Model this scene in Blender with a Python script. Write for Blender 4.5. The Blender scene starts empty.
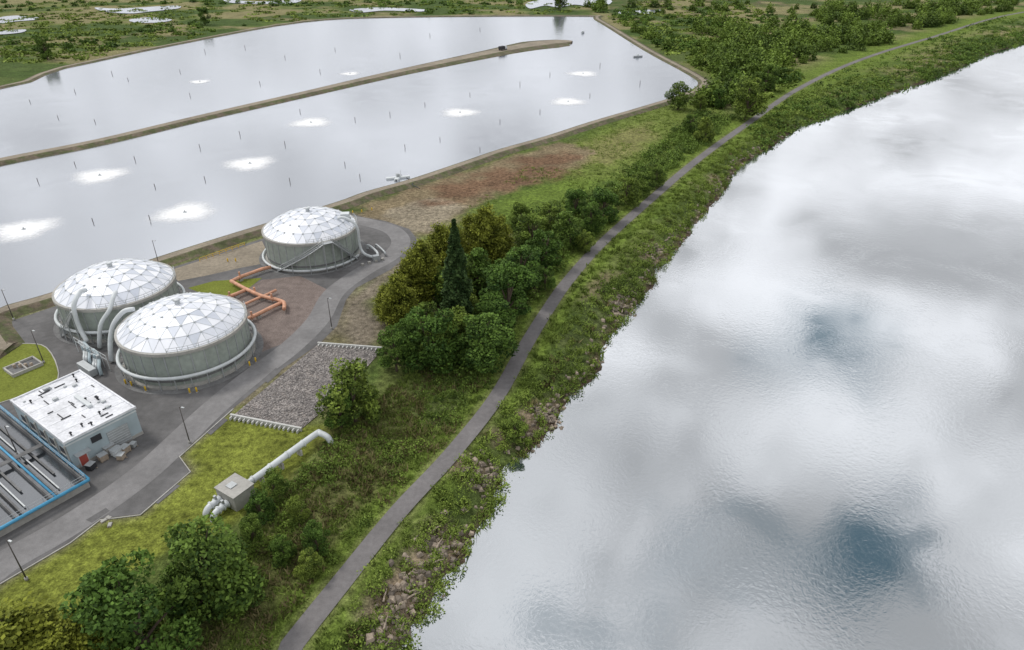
import bpy, math, random
import numpy as np
from mathutils import Vector, Matrix
from mathutils.geometry import tessellate_polygon
rng=np.random.default_rng(7); random.seed(7)
sc=bpy.context.scene
sc.view_settings.view_transform='Standard'; sc.view_settings.look='None'; sc.view_settings.exposure=0
# ------------------------------------------------------------------ survey
H=75.0; PT=math.radians(30); F=692.0
SP,CP=math.sin(PT),math.cos(PT)
def G(px,py,z=0.0):
    """ground survey: bearing -> position on the level z"""
    u=(px-512)/F; v=(py-325)/F
    t=(H-z)/(SP+v*CP)
    return (t*u, t*(CP-v*SP))
def GL(l,z=0.0): return [G(a,b,z) for a,b in l]
def cat(pts,n=6,closed=False):
    P=[np.array(p,float) for p in pts]; out=[]; m=len(P)
    rngi=range(m) if closed else range(m-1)
    for i in rngi:
        if closed: p0,p1,p2,p3=P[i-1],P[i],P[(i+1)%m],P[(i+2)%m]
        else: p0,p1,p2,p3=P[max(i-1,0)],P[i],P[i+1],P[min(i+2,m-1)]
        for j in range(n):
            t=j/n
            out.append(0.5*((2*p1)+(-p0+p2)*t+(2*p0-5*p1+4*p2-p3)*t*t+(-p0+3*p1-3*p2+p3)*t**3))
    if not closed: out.append(P[-1])
    return np.array(out)
def vnoise(x,y,s=0):
    xi=np.floor(x).astype(np.int64); yi=np.floor(y).astype(np.int64)
    fx=x-xi; fy=y-yi; fx=fx*fx*(3-2*fx); fy=fy*fy*(3-2*fy)
    def h(a,b):
        v=(a*374761393+b*668265263+s*974634777)&0xffffffff
        v=((v^(v>>13))*1274126177)&0xffffffff
        v=((v^(v>>16))*2246822519)&0xffffffff
        return (v^(v>>15))/4294967296.0
    return (h(xi,yi)*(1-fx)+h(xi+1,yi)*fx)*(1-fy)+(h(xi,yi+1)*(1-fx)+h(xi+1,yi+1)*fx)*fy
def fbm(x,y,sc_=1.0,o=4,s=0):
    t=0;a=1;n=0
    for i in range(o):
        t=t+a*vnoise(x*sc_+i*17.3,y*sc_-i*9.1,s+i); n+=a; a*=.5; sc_*=2.03
    return t/n
def line_d(X,Y,P,closed=False):
    d=np.full(X.shape,1e12); m=len(P)
    for i in range(m if closed else m-1):
        ax,ay=P[i]; bx,by=P[(i+1)%m]; dx,dy=bx-ax,by-ay; L=dx*dx+dy*dy+1e-9
        t=np.clip(((X-ax)*dx+(Y-ay)*dy)/L,0,1)
        d=np.minimum(d,(X-ax-t*dx)**2+(Y-ay-t*dy)**2)
    return np.sqrt(d)
def sdf(X,Y,P):
    ins=np.zeros(X.shape,bool); m=len(P)
    for i in range(m):
        ax,ay=P[i]; bx,by=P[(i+1)%m]
        if ay==by: continue
        c=((ay>Y)!=(by>Y))&(X<(bx-ax)*(Y-ay)/(by-ay)+ax)
        ins^=c
    d=line_d(X,Y,P,True)
    return np.where(ins,d,-d)
def ss(a,b,x):
    t=np.clip((x-a)/(b-a),0,1); return t*t*(3-2*t)
# ------------------------------------------------------------------ outlines
water_px=[(1024,43),(960,68),(900,90),(850,108),(800,126),(768,146),(738,166),(722,190),(692,225),(668,258),(642,298),(612,332),(592,372),(562,404),(541,436),(512,470),(496,502),(464,545),(442,590),(418,625),(402,655),(345,760)]
wl=[(1500,1480),(900,990)]+GL(water_px,-3)+[(-75,-60),(-160,-300),(-300,-700)]
wl=cat(wl,4)
farbank=[(p[0]+300,p[1]-260) for p in wl[::-1]]
river=[tuple(p) for p in wl]+farbank
path_px=[(1024,12),(930,38),(860,60),(800,88),(750,122),(700,158),(650,200),(602,243),(568,281),(547,311),(526,345),(496,398),(450,456),(400,510),(345,578),(292,645),(240,715)]
path=cat([(1400,1500),(760,900)]+GL(path_px)+[(-75,10),(-120,-80),(-260,-400)],5)
lag_px=[(-60,345),(0,318),(60,300),(165,264),(245,238),(345,207),(375,196),(420,183),(470,166),(510,152),(555,139),(600,124),(650,109),(690,96),(708,85),(695,74),(650,50),(600,20),(585,16),(400,17),(300,22),(170,45),(60,68),(-80,94)]
lag=cat(GL(lag_px)+[(-640,380),(-330,210)],4,True)
plant_px=[(-60,640),(0,583),(70,542),(100,519),(140,514),(190,471),(178,456),(235,407),(275,374),(318,345),(337,326),(346,300),(356,288),(390,270),(412,252),(418,240),(409,229),(385,221),(362,217),(350,213),(262,239),(165,270),(50,308),(0,325),(-80,352)]
plant=GL(plant_px)
yardflat=GL([(-60,640),(0,583),(100,519),(190,471),(300,440),(385,352),(360,290),(418,262),(425,235),(362,205),(262,225),(165,255),(0,310),(-80,340)])
def hgt(X,Y):
    d=sdf(X,Y,river)
    dn=d+1.6*(fbm(X,Y,.16,3,3)-.5)*2+1.5*(fbm(X,Y,.06,2,13)-.5)*2
    z=np.interp(dn,[-10,-7,-4,-1,0,4,12],[0,-.25,-1.2,-2.4,-3.0,-4.4,-8])
    m=ss(1,6,-sdf(X,Y,yardflat))*ss(2.2,5,line_d(X,Y,path))*ss(8,14,-sdf(X,Y,lag))
    z=z+m*((fbm(X,Y,.35,3,9)-.45)*1.0)*np.where(np.hypot(X,Y)>700,0,1)
    return z
# ------------------------------------------------------------------ materials
def N(nt,t,**k):
    n=nt.nodes.new(t)
    for a,b in k.items(): setattr(n,a,b)
    return n
def noisefac(nt,co,scale,amt,detail=3,lo=.3,hi=.7):
    n=N(nt,'ShaderNodeTexNoise'); n.inputs['Scale'].default_value=scale; n.inputs['Detail'].default_value=detail
    n.inputs['Roughness'].default_value=.6
    nt.links.new(co,n.inputs['Vector'])
    m=N(nt,'ShaderNodeMapRange'); m.inputs[1].default_value=lo; m.inputs[2].default_value=hi
    m.inputs[3].default_value=1-amt; m.inputs[4].default_value=1+amt
    nt.links.new(n.outputs['Fac'],m.inputs[0]); return m.outputs[0],n.outputs['Fac']
def mat(name,col,rough=.85,ns=(),metal=0,bump=0,bscale=5,attr=None,spec=.3,col2=None,tint=None,objvar=0):
    m=bpy.data.materials.new(name); m.use_nodes=True; nt=m.node_tree; b=nt.nodes['Principled BSDF']
    b.inputs['Roughness'].default_value=rough; b.inputs['Metallic'].default_value=metal
    b.inputs['Specular IOR Level'].default_value=spec
    tc=N(nt,'ShaderNodeTexCoord'); co=tc.outputs['Object']
    if attr:
        a=N(nt,'ShaderNodeAttribute'); a.attribute_name=attr; c=a.outputs['Color']
    elif col2 is not None:
        mx=N(nt,'ShaderNodeMix',data_type='RGBA'); mx.inputs[6].default_value=(*col,1); mx.inputs[7].default_value=(*col2,1)
        if tint:
            a=N(nt,'ShaderNodeAttribute'); a.attribute_name=tint; nt.links.new(a.outputs['Fac'],mx.inputs[0])
        else:
            _,f=noisefac(nt,co,.35,.1); mr=N(nt,'ShaderNodeMapRange'); mr.inputs[1].default_value=.42; mr.inputs[2].default_value=.58
            nt.links.new(f,mr.inputs[0]); nt.links.new(mr.outputs[0],mx.inputs[0])
        c=mx.outputs[2]
    else:
        r=N(nt,'ShaderNodeRGB'); r.outputs[0].default_value=(*col,1); c=r.outputs[0]
    if objvar:
        oi=N(nt,'ShaderNodeObjectInfo'); hs=N(nt,'ShaderNodeHueSaturation')
        mr=N(nt,'ShaderNodeMapRange'); mr.inputs[3].default_value=.5-.03*objvar; mr.inputs[4].default_value=.5+.015*objvar
        nt.links.new(oi.outputs['Random'],mr.inputs[0]); nt.links.new(mr.outputs[0],hs.inputs['Hue'])
        m2=N(nt,'ShaderNodeMapRange'); m2.inputs[3].default_value=1.3; m2.inputs[4].default_value=.8
        nt.links.new(oi.outputs['Random'],m2.inputs[0]); nt.links.new(m2.outputs[0],hs.inputs['Value'])
        nt.links.new(c,hs.inputs['Color']); c=hs.outputs[0]
    for s,a in ns:
        f,_=noisefac(nt,co,s,a)
        v=N(nt,'ShaderNodeVectorMath',operation='SCALE'); nt.links.new(c,v.inputs[0]); nt.links.new(f,v.inputs['Scale']); c=v.outputs[0]
    nt.links.new(c,b.inputs['Base Color'])
    if bump:
        _,f=noisefac(nt,co,bscale,.1,4); bp=N(nt,'ShaderNodeBump'); bp.inputs['Strength'].default_value=1; bp.inputs['Distance'].default_value=bump
        nt.links.new(f,bp.inputs['Height']); nt.links.new(bp.outputs[0],b.inputs['Normal'])
    return m
def watermat(name,diff,lo,hi,rough,bs,bd,tintc=(.97,.98,1)):
    m=bpy.data.materials.new(name); m.use_nodes=True; nt=m.node_tree; nt.nodes.clear()
    o=N(nt,'ShaderNodeOutputMaterial'); mx=N(nt,'ShaderNodeMixShader'); d=N(nt,'ShaderNodeBsdfDiffuse'); g=N(nt,'ShaderNodeBsdfGlossy')
    d.inputs[0].default_value=(*diff,1); g.inputs[0].default_value=(*tintc,1); g.inputs['Roughness'].default_value=rough
    tc=N(nt,'ShaderNodeTexCoord'); n=N(nt,'ShaderNodeTexNoise'); n.inputs['Scale'].default_value=bs; n.inputs['Detail'].default_value=5; n.inputs['Distortion'].default_value=.6
    n2=N(nt,'ShaderNodeTexNoise'); n2.inputs['Scale'].default_value=.045; n2.inputs['Detail'].default_value=4; n2.inputs['Distortion'].default_value=1.5
    nt.links.new(tc.outputs['Object'],n.inputs['Vector']); nt.links.new(tc.outputs['Object'],n2.inputs['Vector'])
    mr=N(nt,'ShaderNodeMapRange'); mr.inputs[1].default_value=.4; mr.inputs[2].default_value=.65; mr.inputs[3].default_value=.25; mr.inputs[4].default_value=1
    nt.links.new(n2.outputs['Fac'],mr.inputs[0])
    bp=N(nt,'ShaderNodeBump'); bp.inputs['Distance'].default_value=bd
    nt.links.new(mr.outputs[0],bp.inputs['Strength']); nt.links.new(n.outputs['Fac'],bp.inputs['Height'])
    nt.links.new(bp.outputs[0],g.inputs['Normal'])
    lw=N(nt,'ShaderNodeLayerWeight'); lw.inputs[0].default_value=.5
    m2=N(nt,'ShaderNodeMapRange'); m2.inputs[3].default_value=lo; m2.inputs[4].default_value=hi
    nt.links.new(lw.outputs['Facing'],m2.inputs[0]); nt.links.new(m2.outputs[0],mx.inputs[0])
    nt.links.new(d.outputs[0],mx.inputs[1]); nt.links.new(g.outputs[0],mx.inputs[2]); nt.links.new(mx.outputs[0],o.inputs[0]); return m
M={}
M['ground']=mat('ground_cover',(0,0,0),.95,[(.12,.25),(.9,.5),(4,.4)],attr='cover',bump=.35,bscale=2.2,spec=.1)
M['asphalt']=mat('asphalt',(.13,.127,.127),.9,[(.12,.25),(.8,.12),(6,.1)],spec=.2)
M['road']=mat('worn_asphalt',(.205,.20,.20),.9,[(.15,.18),(1,.1),(8,.1)],spec=.2)
M['path']=mat('path_asphalt',(.165,.156,.156),.9,[(.1,.15),(1.2,.12),(8,.1)],spec=.2)
M['concrete']=mat('concrete',(.38,.37,.345),.85,[(.2,.15),(2,.1)],spec=.2)
M['darkconc']=mat('stained_concrete',(.17,.17,.17),.85,[(.3,.25),(2,.15)],spec=.2)
M['tankwall']=mat('tank_wall',(.31,.345,.31),.75,[(.15,.15),(1.2,.1)],spec=.3)
M['dome']=mat('dome_panel',(.52,.56,.64),.42,[(.3,.06)],metal=.12,col2=(.86,.87,.91),tint='tint',spec=.4)
M['whitepipe']=mat('white_pipe',(.58,.61,.62),.45,[(.5,.1)],spec=.4)
M['steel']=mat('galvanised_steel',(.42,.44,.45),.5,[(2,.1)],metal=.4)
M['dark']=mat('dark_metal',(.04,.04,.045),.6)
M['post']=mat('weathered_pile',(.10,.09,.085),.8)
M['yellow']=mat('yellow_paint',(.7,.45,.03),.6)
M['orange']=mat('salmon_pipe_coating',(.58,.31,.20),.6,[(.8,.2)])
M['blue']=mat('blue_paint',(.08,.32,.52),.5,[(1,.12)])
M['roof']=mat('roof_membrane',(.68,.69,.72),.7,[(.3,.14),(2,.15)])
M['bwall']=mat('building_wall',(.36,.43,.46),.7,[(.5,.1)])
M['red']=mat('red_door_paint',(.45,.10,.08),.5)
M['gravel']=mat('gravel_roadway',(.25,.215,.165),.95,[(.1,.2),(1.2,.2),(6,.2)],bump=.05,bscale=6)
M['dike']=mat('dike_bank',(.13,.105,.075),.95,[(.1,.25),(1,.3),(5,.25)],bump=.1,bscale=4,col2=(.085,.095,.04))
M['cobble']=mat('cobble_bed',(.21,.19,.185),.9,[(.6,.2),(3,.5)],bump=.15,bscale=4,col2=(.27,.24,.22))
M['grass']=mat('grass',(.16,.185,.035),.95,[(.2,.15),(2,.2),(8,.2)],spec=.1)
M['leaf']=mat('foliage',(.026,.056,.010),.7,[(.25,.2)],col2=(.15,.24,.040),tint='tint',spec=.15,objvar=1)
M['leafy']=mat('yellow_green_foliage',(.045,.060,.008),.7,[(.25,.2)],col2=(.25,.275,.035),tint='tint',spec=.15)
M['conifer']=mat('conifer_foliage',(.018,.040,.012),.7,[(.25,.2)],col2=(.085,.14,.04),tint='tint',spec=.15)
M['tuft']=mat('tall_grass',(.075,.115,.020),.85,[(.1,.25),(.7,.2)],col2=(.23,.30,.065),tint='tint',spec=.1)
M['dry']=mat('dry_brush',(.085,.072,.03),.9,[(.1,.25)],col2=(.22,.19,.09),tint='tint',spec=.1)
M['bark']=mat('bark',(.10,.075,.055),.9,[(1,.2)])
M['rock']=mat('rock',(.13,.11,.09),.9,[(.6,.3),(3,.2)],col2=(.33,.27,.21),tint='tint')
M['wood']=mat('weathered_wood',(.34,.28,.22),.85,[(2,.2)])
M['river']=watermat('river_water',(.05,.075,.08),.47,.95,.045,1.5,.020)
M['lagoon']=watermat('lagoon_water',(.15,.165,.185),.30,.80,.12,2.2,.02,(.94,.96,1))
M['basin']=watermat('basin_water',(.025,.03,.035),.05,.6,.08,3,.02)
def foam():
    m=bpy.data.materials.new('aerator_foam'); m.use_nodes=True; nt=m.node_tree; b=nt.nodes['Principled BSDF']
    b.inputs['Base Color'].default_value=(.90,.91,.92,1); b.inputs['Roughness'].default_value=.8
    a=N(nt,'ShaderNodeAttribute'); a.attribute_name='tint'
    tc=N(nt,'ShaderNodeTexCoord'); n=N(nt,'ShaderNodeTexNoise'); n.inputs['Scale'].default_value=1.1; n.inputs['Detail'].default_value=7; n.inputs['Roughness'].default_value=.8
    nt.links.new(tc.outputs['Object'],n.inputs['Vector'])
    ad=N(nt,'ShaderNodeMath',operation='ADD'); nt.links.new(a.outputs['Fac'],ad.inputs[0]); nt.links.new(n.outputs['Fac'],ad.inputs[1])
    mr=N(nt,'ShaderNodeMapRange'); mr.interpolation_type='SMOOTHSTEP'; mr.inputs[1].default_value=.45; mr.inputs[2].default_value=1.5; mr.inputs[4].default_value=.95
    nt.links.new(ad.outputs[0],mr.inputs[0]); nt.links.new(mr.outputs[0],b.inputs['Alpha']); return m
M['foam']=foam()
# ------------------------------------------------------------------ mesh helpers
def link(o): sc.collection.objects.link(o); return o
def empty(name,x,y,z=0):
    e=bpy.data.objects.new(name,None); e.location=(x,y,z); e.empty_display_size=1; return link(e)
def par(o,e):
    if e is not None:
        o.parent=e; o.matrix_parent_inverse=Matrix.Translation(-Vector(e.location))
    return o
def obj(name,V,Fc,m,parent=None,smooth=False,bevel=0,tint=None):
    me=bpy.data.meshes.new(name); me.from_pydata([tuple(map(float,v)) for v in V],[],[tuple(map(int,f)) for f in Fc])
    for mm in (m if isinstance(m,list) else [m]): me.materials.append(mm)
    if smooth: me.polygons.foreach_set('use_smooth',[True]*len(me.polygons))
    if tint is not None:
        a=me.attributes.new('tint','FLOAT','POINT'); a.data.foreach_set('value',np.asarray(tint,np.float32))
    me.update(); o=link(bpy.data.objects.new(name,me)); par(o,parent)
    if bevel:
        b=o.modifiers.new('b','BEVEL'); b.width=bevel; b.segments=2
    return o
def quads(name,V,mats,midx=None,tint=None,asmesh=False):
    n=len(V); me=bpy.data.meshes.new(name); me.vertices.add(4*n); me.vertices.foreach_set('co',np.asarray(V,np.float32).ravel())
    me.loops.add(4*n); me.loops.foreach_set('vertex_index',np.arange(4*n,dtype=np.int32))
    me.polygons.add(n); me.polygons.foreach_set('loop_start',np.arange(0,4*n,4,dtype=np.int32))
    for m in mats: me.materials.append(m)
    if midx is not None: me.polygons.foreach_set('material_index',np.asarray(midx,np.int32))
    if tint is not None:
        a=me.attributes.new('tint','FLOAT','POINT'); a.data.foreach_set('value',np.repeat(np.asarray(tint,np.float32),4))
    me.update(calc_edges=True); me.validate()
    if asmesh: return me
    return link(bpy.data.objects.new(name,me))
def boxg(c,s,rz=0):
    x,y,z=[a/2 for a in s]; ca,sa=math.cos(rz),math.sin(rz); V=[]
    for sx,sy,sz in [(-1,-1,-1),(1,-1,-1),(1,1,-1),(-1,1,-1),(-1,-1,1),(1,-1,1),(1,1,1),(-1,1,1)]:
        a,b=sx*x,sy*y; V.append((c[0]+a*ca-b*sa,c[1]+a*sa+b*ca,c[2]+sz*z))
    return V,[(0,3,2,1),(4,5,6,7),(0,1,5,4),(1,2,6,5),(2,3,7,6),(3,0,4,7)]
def box(name,c,s,rz,m,parent=None,bevel=0):
    V,f=boxg(c,s,rz); return obj(name,V,f,m,parent,bevel=bevel)
def merge(parts):
    V=[];Fc=[]
    for v,f in parts:
        o=len(V); V+=list(v); Fc+=[tuple(i+o for i in q) for q in f]
    return V,Fc
def tubeg(P,R,seg=8,cap=True):
    P=[Vector(p) for p in P]; n=len(P)
    if not hasattr(R,'__len__'): R=[R]*n
    if len(R)!=n: R=list(np.interp(np.linspace(0,1,n),np.linspace(0,1,len(R)),R))
    V=[];Fc=[]; up=None
    for i in range(n):
        t=(P[min(i+1,n-1)]-P[max(i-1,0)]).normalized()
        if up is None:
            up=Vector((0,0,1)) if abs(t.z)<.9 else Vector((1,0,0))
        a=t.cross(up).normalized(); b=a.cross(t).normalized(); up=b
        for k in range(seg):
            w=2*math.pi*k/seg; V.append(tuple(P[i]+a*math.cos(w)*R[i]+b*math.sin(w)*R[i]))
    for i in range(n-1):
        for k in range(seg):
            k2=(k+1)%seg; Fc.append((i*seg+k,i*seg+k2,(i+1)*seg+k2,(i+1)*seg+k))
    if cap: Fc.append(tuple(range(seg))[::-1]); Fc.append(tuple((n-1)*seg+k for k in range(seg)))
    return V,Fc
def tube(name,P,R,m,parent=None,seg=12,sm=0):
    if sm: P=cat(P,sm)
    V,f=tubeg(P,R,seg); return obj(name,V,f,m,parent,smooth=True)
def ribbon(name,P,prof,m,parent=None,width=None,closed=False,mfun=None):
    P=np.array(P,float); n=len(P); V=[];Fc=[]
    if closed: T=np.roll(P,-1,0)-np.roll(P,1,0)
    else: T=np.gradient(P,axis=0)
    T/=np.linalg.norm(T,axis=1)[:,None]; Nn=np.stack([T[:,1],-T[:,0]],1); k=len(prof)
    for i in range(n):
        for o,z in prof:
            w=width[i] if width is not None else 1
            V.append((P[i,0]+Nn[i,0]*o*w,P[i,1]+Nn[i,1]*o*w,z))
    for i in range(n if closed else n-1):
        i2=(i+1)%n
        for j in range(k-1): Fc.append((i*k+j,i*k+j+1,i2*k+j+1,i2*k+j))
    o=obj(name,V,Fc,m,parent)
    if mfun:
        mi=[mfun(j) for i in range(n if closed else n-1) for j in range(k-1)]
        o.data.polygons.foreach_set('material_index',mi)
    return o
def sheet(name,P,z,m,parent=None):
    pts=[Vector((p[0],p[1],z)) for p in P]; tr=tessellate_polygon([pts])
    Fc=[]
    for a,b,c in tr:
        A,B,C=pts[a],pts[b],pts[c]
        if (B-A).cross(C-A).z<0: a,c=c,a
        Fc.append((a,b,c))
    return obj(name,pts,Fc,m,parent)
# ------------------------------------------------------------------ terrain
def axis(lo,a,b,hi,st,g):
    mid=list(np.arange(a,b,st)); s=st; x=mid[-1]
    while x<hi: s*=g; x+=s; mid.append(x)
    s=st; x=mid[0]; pre=[]
    while x>lo: s*=g; x-=s; pre.append(x)
    return np.array(pre[::-1]+mid)
xs=axis(-6000,-150,420,6000,1.25,1.03); ys=axis(-800,38,600,9000,1.25,1.03)
X,Y=np.meshgrid(xs,ys); Z=hgt(X,Y)
def layer(C,w,c): return C*(1-w[...,None])+np.array(c)*w[...,None]
n1=fbm(X,Y,.012,4,21); n2=fbm(X,Y,.05,4,31); n3=fbm(X,Y,.2,3,41); n4=fbm(X,Y,.025,5,61)
C=np.zeros(X.shape+(3,))+np.array((.075,.11,.024))
C=layer(C,ss(.45,.6,n1),(.11,.135,.04)); C=layer(C,ss(.50,.60,n2)*.8,(.045,.075,.016)); C=layer(C,ss(.55,.7,fbm(X,Y,.03,4,51))*.7,(.16,.13,.08))
def zone(px,c,soft=3,amt=3,op=1.0,z=0):
    global C
    d=sdf(X,Y,GL(px,z))+(n3-.5)*2*amt+(n2-.5)*2*amt
    C=layer(C,ss(-soft,soft,d)*op,c)
zone([(560,148),(650,108),(705,98),(735,118),(690,145),(650,168),(600,182),(560,188)],(.12,.155,.035),4,3)
zone([(590,140),(650,122),(660,140),(610,165),(575,165)],(.18,.165,.07),4,4,.7)
zone([(352,225),(365,205),(420,186),(510,154),(560,142),(600,150),(575,168),(520,188),(470,210),(440,230),(405,238)],(.175,.14,.085),3,4)
zone([(385,215),(430,196),(470,205),(440,228),(405,235)],(.24,.21,.16),2,3,.7)
zone([(425,200),(455,180),(520,156),(572,158),(560,178),(500,196),(460,205)],(.135,.078,.048),5,9,.85)
zone([(520,190),(570,180),(610,180),(560,215),(500,225),(470,215)],(.10,.145,.026),3,3)
zone([(340,330),(350,295),(395,268),(425,250),(445,262),(405,290),(380,330),(360,345)],(.17,.145,.11),2,2)
zone([(365,300),(400,275),(430,262),(430,290),(390,320)],(.09,.11,.03),2,3,.8)
zone([(-60,720),(0,583),(100,519),(190,471),(178,456),(235,405),(300,425),(345,425),(300,470),(262,505),(225,530),(190,545),(120,580),(60,650),(0,720)],(.145,.165,.030),.8,1.2)
zone([(330,430),(420,390),(470,395),(420,460),(330,560),(230,660),(130,720),(150,640),(240,560),(270,500)],(.095,.095,.036),2,4,.7)
zone([(420,380),(480,350),(500,370),(440,440),(400,440)],(.055,.08,.022),2,3,.7)
zone([(600,-6),(800,-6),(770,18),(690,28),(630,18)],(.10,.085,.05),40,60,.7)
zone([(590,15),(640,25),(720,40),(740,70),(710,82),(650,45)],(.11,.125,.04),6,8,.8)
zone([(0,45),(150,22),(310,8),(560,-4),(0,-4),(-100,20)],(.13,.145,.045),20,20,.7)
far_=ss(350,600,np.hypot(X,Y)); C=layer(C,far_*ss(.53,.61,n4),(.05,.08,.02)); C=layer(C,far_*(1-ss(.42,.49,n4)),(.18,.165,.08))
dp=line_d(X,Y,path); rv=-sdf(X,Y,river)
dd=np.hypot(X,Y)
C=layer(C,1-ss(3.5,6.5+np.clip((dd-150)*.08,0,25),dp+(n3-.5)*2),(.105,.15,.026))
C=layer(C,(1-ss(1.6,3.0,dp+(n3-.5)*1.2))*.5,(.15,.145,.07))
C=layer(C,(1-ss(4,9,rv+(n3-.5)*4))*.7,(.055,.08,.022))
for px,py,r_ in [(545,420,5),(552,408,4),(478,470,5),(440,545,5),(412,578,5),(385,625,4),(396,600,3),(500,440,3),(655,250,6),(718,185,8),(620,300,4)]:
    x_,y_=G(px,py,-1); C=layer(C,(1-ss(.4,1.2,np.hypot(X-x_,Y-y_)/r_+(n3-.5)*1.5))*.9,(.22,.17,.12))
C=layer(C,1-ss(-.2,1.8,rv+(n3-.5)*2),(.075,.055,.038))
C=layer(C,ss(-2,1,sdf(X,Y,plant)),(.15,.13,.10))
C*=1.15
ny,nx=X.shape
idx=np.arange(nx*ny).reshape(ny,nx)
Q=np.stack([idx[:-1,:-1],idx[:-1,1:],idx[1:,1:],idx[1:,:-1]],-1).reshape(-1,4)
me=bpy.data.meshes.new('ground'); me.vertices.add(nx*ny)
me.vertices.foreach_set('co',np.stack([X,Y,Z],-1).astype(np.float32).ravel())
me.loops.add(Q.size); me.loops.foreach_set('vertex_index',Q.astype(np.int32).ravel())
me.polygons.add(len(Q)); me.polygons.foreach_set('loop_start',np.arange(0,Q.size,4,dtype=np.int32))
me.materials.append(M['ground']); me.update(calc_edges=True)
a=me.attributes.new('cover','FLOAT_COLOR','POINT'); a.data.foreach_set('color',np.concatenate([C,np.ones(X.shape+(1,))],-1).astype(np.float32).ravel())
me.polygons.foreach_set('use_smooth',[True]*len(Q))
link(bpy.data.objects.new('ground',me))
obj('river_water',[(-3000,-2500,-3),(6000,-2500,-3),(6000,6000,-3),(-3000,6000,-3)],[(0,1,2,3)],M['river'])
sheet('lagoon_water',lag,.15,M['lagoon'])
ribbon('lagoon_dike',lag,[(-6.0,-.3),(-5.5,.12),(-3.4,.84),(-.8,.86),(-.2,.8),(.8,.45),(2.2,.02)],[M['dike'],M['gravel']],closed=True,mfun=lambda j:1 if j==2 else 0)
bp=[(-90,184),(0,163),(100,143),(200,119),(300,96),(400,73),(500,52),(540,45),(562,43),(572,43)]
bw=[5,5,5,5,6,8,13,20,17,5]
bc=cat(GL(bp),5); bww=np.interp(np.arange(len(bc))/5,range(len(bw)),bw)
ribbon('lagoon_divider_berm',bc,[(-1,.05),(-.75,.7),(-.45,1.2),(.4,1.2),(.72,.7),(1,.05)],[M['dike'],M['gravel']],width=bww,mfun=lambda j:1 if j==2 else 0)
for i,pl in enumerate([[(0,18),(18,16),(35,17),(38,20),(15,22),(0,24)],[(0,32),(25,30),(22,33),(0,35)],[(95,8),(120,9),(175,6),(178,9),(150,12),(130,14),(105,12)],[(130,20),(150,18),(172,20),(160,23),(135,23)],[(350,10),(380,8),(425,10),(420,12),(385,11),(360,13)],[(528,3),(560,-2),(610,0),(600,8),(575,5),(560,8),(545,6),(530,9)],[(225,0),(260,2),(300,0),(290,4),(250,4),(230,3)],[(620,12),(660,10),(650,14),(625,15)]]):
    sheet('marsh_pool',cat(GL(pl),4,True),.5,M['lagoon'])
ribbon('footpath',path,[(-1.5,.06),(1.5,.06)],M['path'])
sheet('asphalt_yard',plant,.02,M['asphalt'])
road_px=[(-60,618),(0,566),(60,531),(112,497),(150,468),(182,438),(215,407),(250,378),(290,348),(318,320),(334,293),(362,272),(390,256),(401,242),(392,230),(370,223),(350,219)]
rd=cat(GL(road_px),5); ribbon('road',rd,[(-2.6,.035),(2.6,.035)],M['road'])
kerb=cat(GL([(0,584),(70,543),(100,520),(140,515),(190,472),(179,457),(233,409)]),1)
ribbon('kerb',kerb,[(.0,.0),(.0,.13),(.18,.13),(.18,.0)],M['concrete'])
sheet('concrete_apron',GL([(168,271),(262,241),(272,262),(240,268),(205,276),(178,281)]),.03,M['gravel'])
sheet('gravel_pad',GL([(228,300),(262,280),(300,276),(332,292),(318,318),(292,340),(262,352),(256,325)]),.03,mat('reddish_gravel',(.18,.145,.13),.95,[(.5,.2),(4,.3)],bump=.04,bscale=6))
sheet('grass_verge',GL([(188,288),(214,281),(262,278),(244,292),(215,299)]),.034,M['grass'])
gp=GL([(-40,352),(0,346),(28,344),(46,348),(57,368),(52,384),(0,403),(-40,415)])
sheet('grass',cat(gp,3,True),.05,M['grass'])
ribbon('kerb',cat(gp,3,True),[(0,0),(0,.13),(-.2,.13),(-.2,0)],M['concrete'],closed=True)
# tyre-worn and patched strips on the yard
for pts_ in ([(150,500),(172,482),(180,486),(158,504)],[(205,432),(222,417),(228,420),(211,435)],[(86,520),(106,508),(110,511),(92,523)],[(262,380),(276,368),(281,371),(268,383)]):
    sheet('asphalt_patch',GL(pts_),.045,M['asphalt'])
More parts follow.
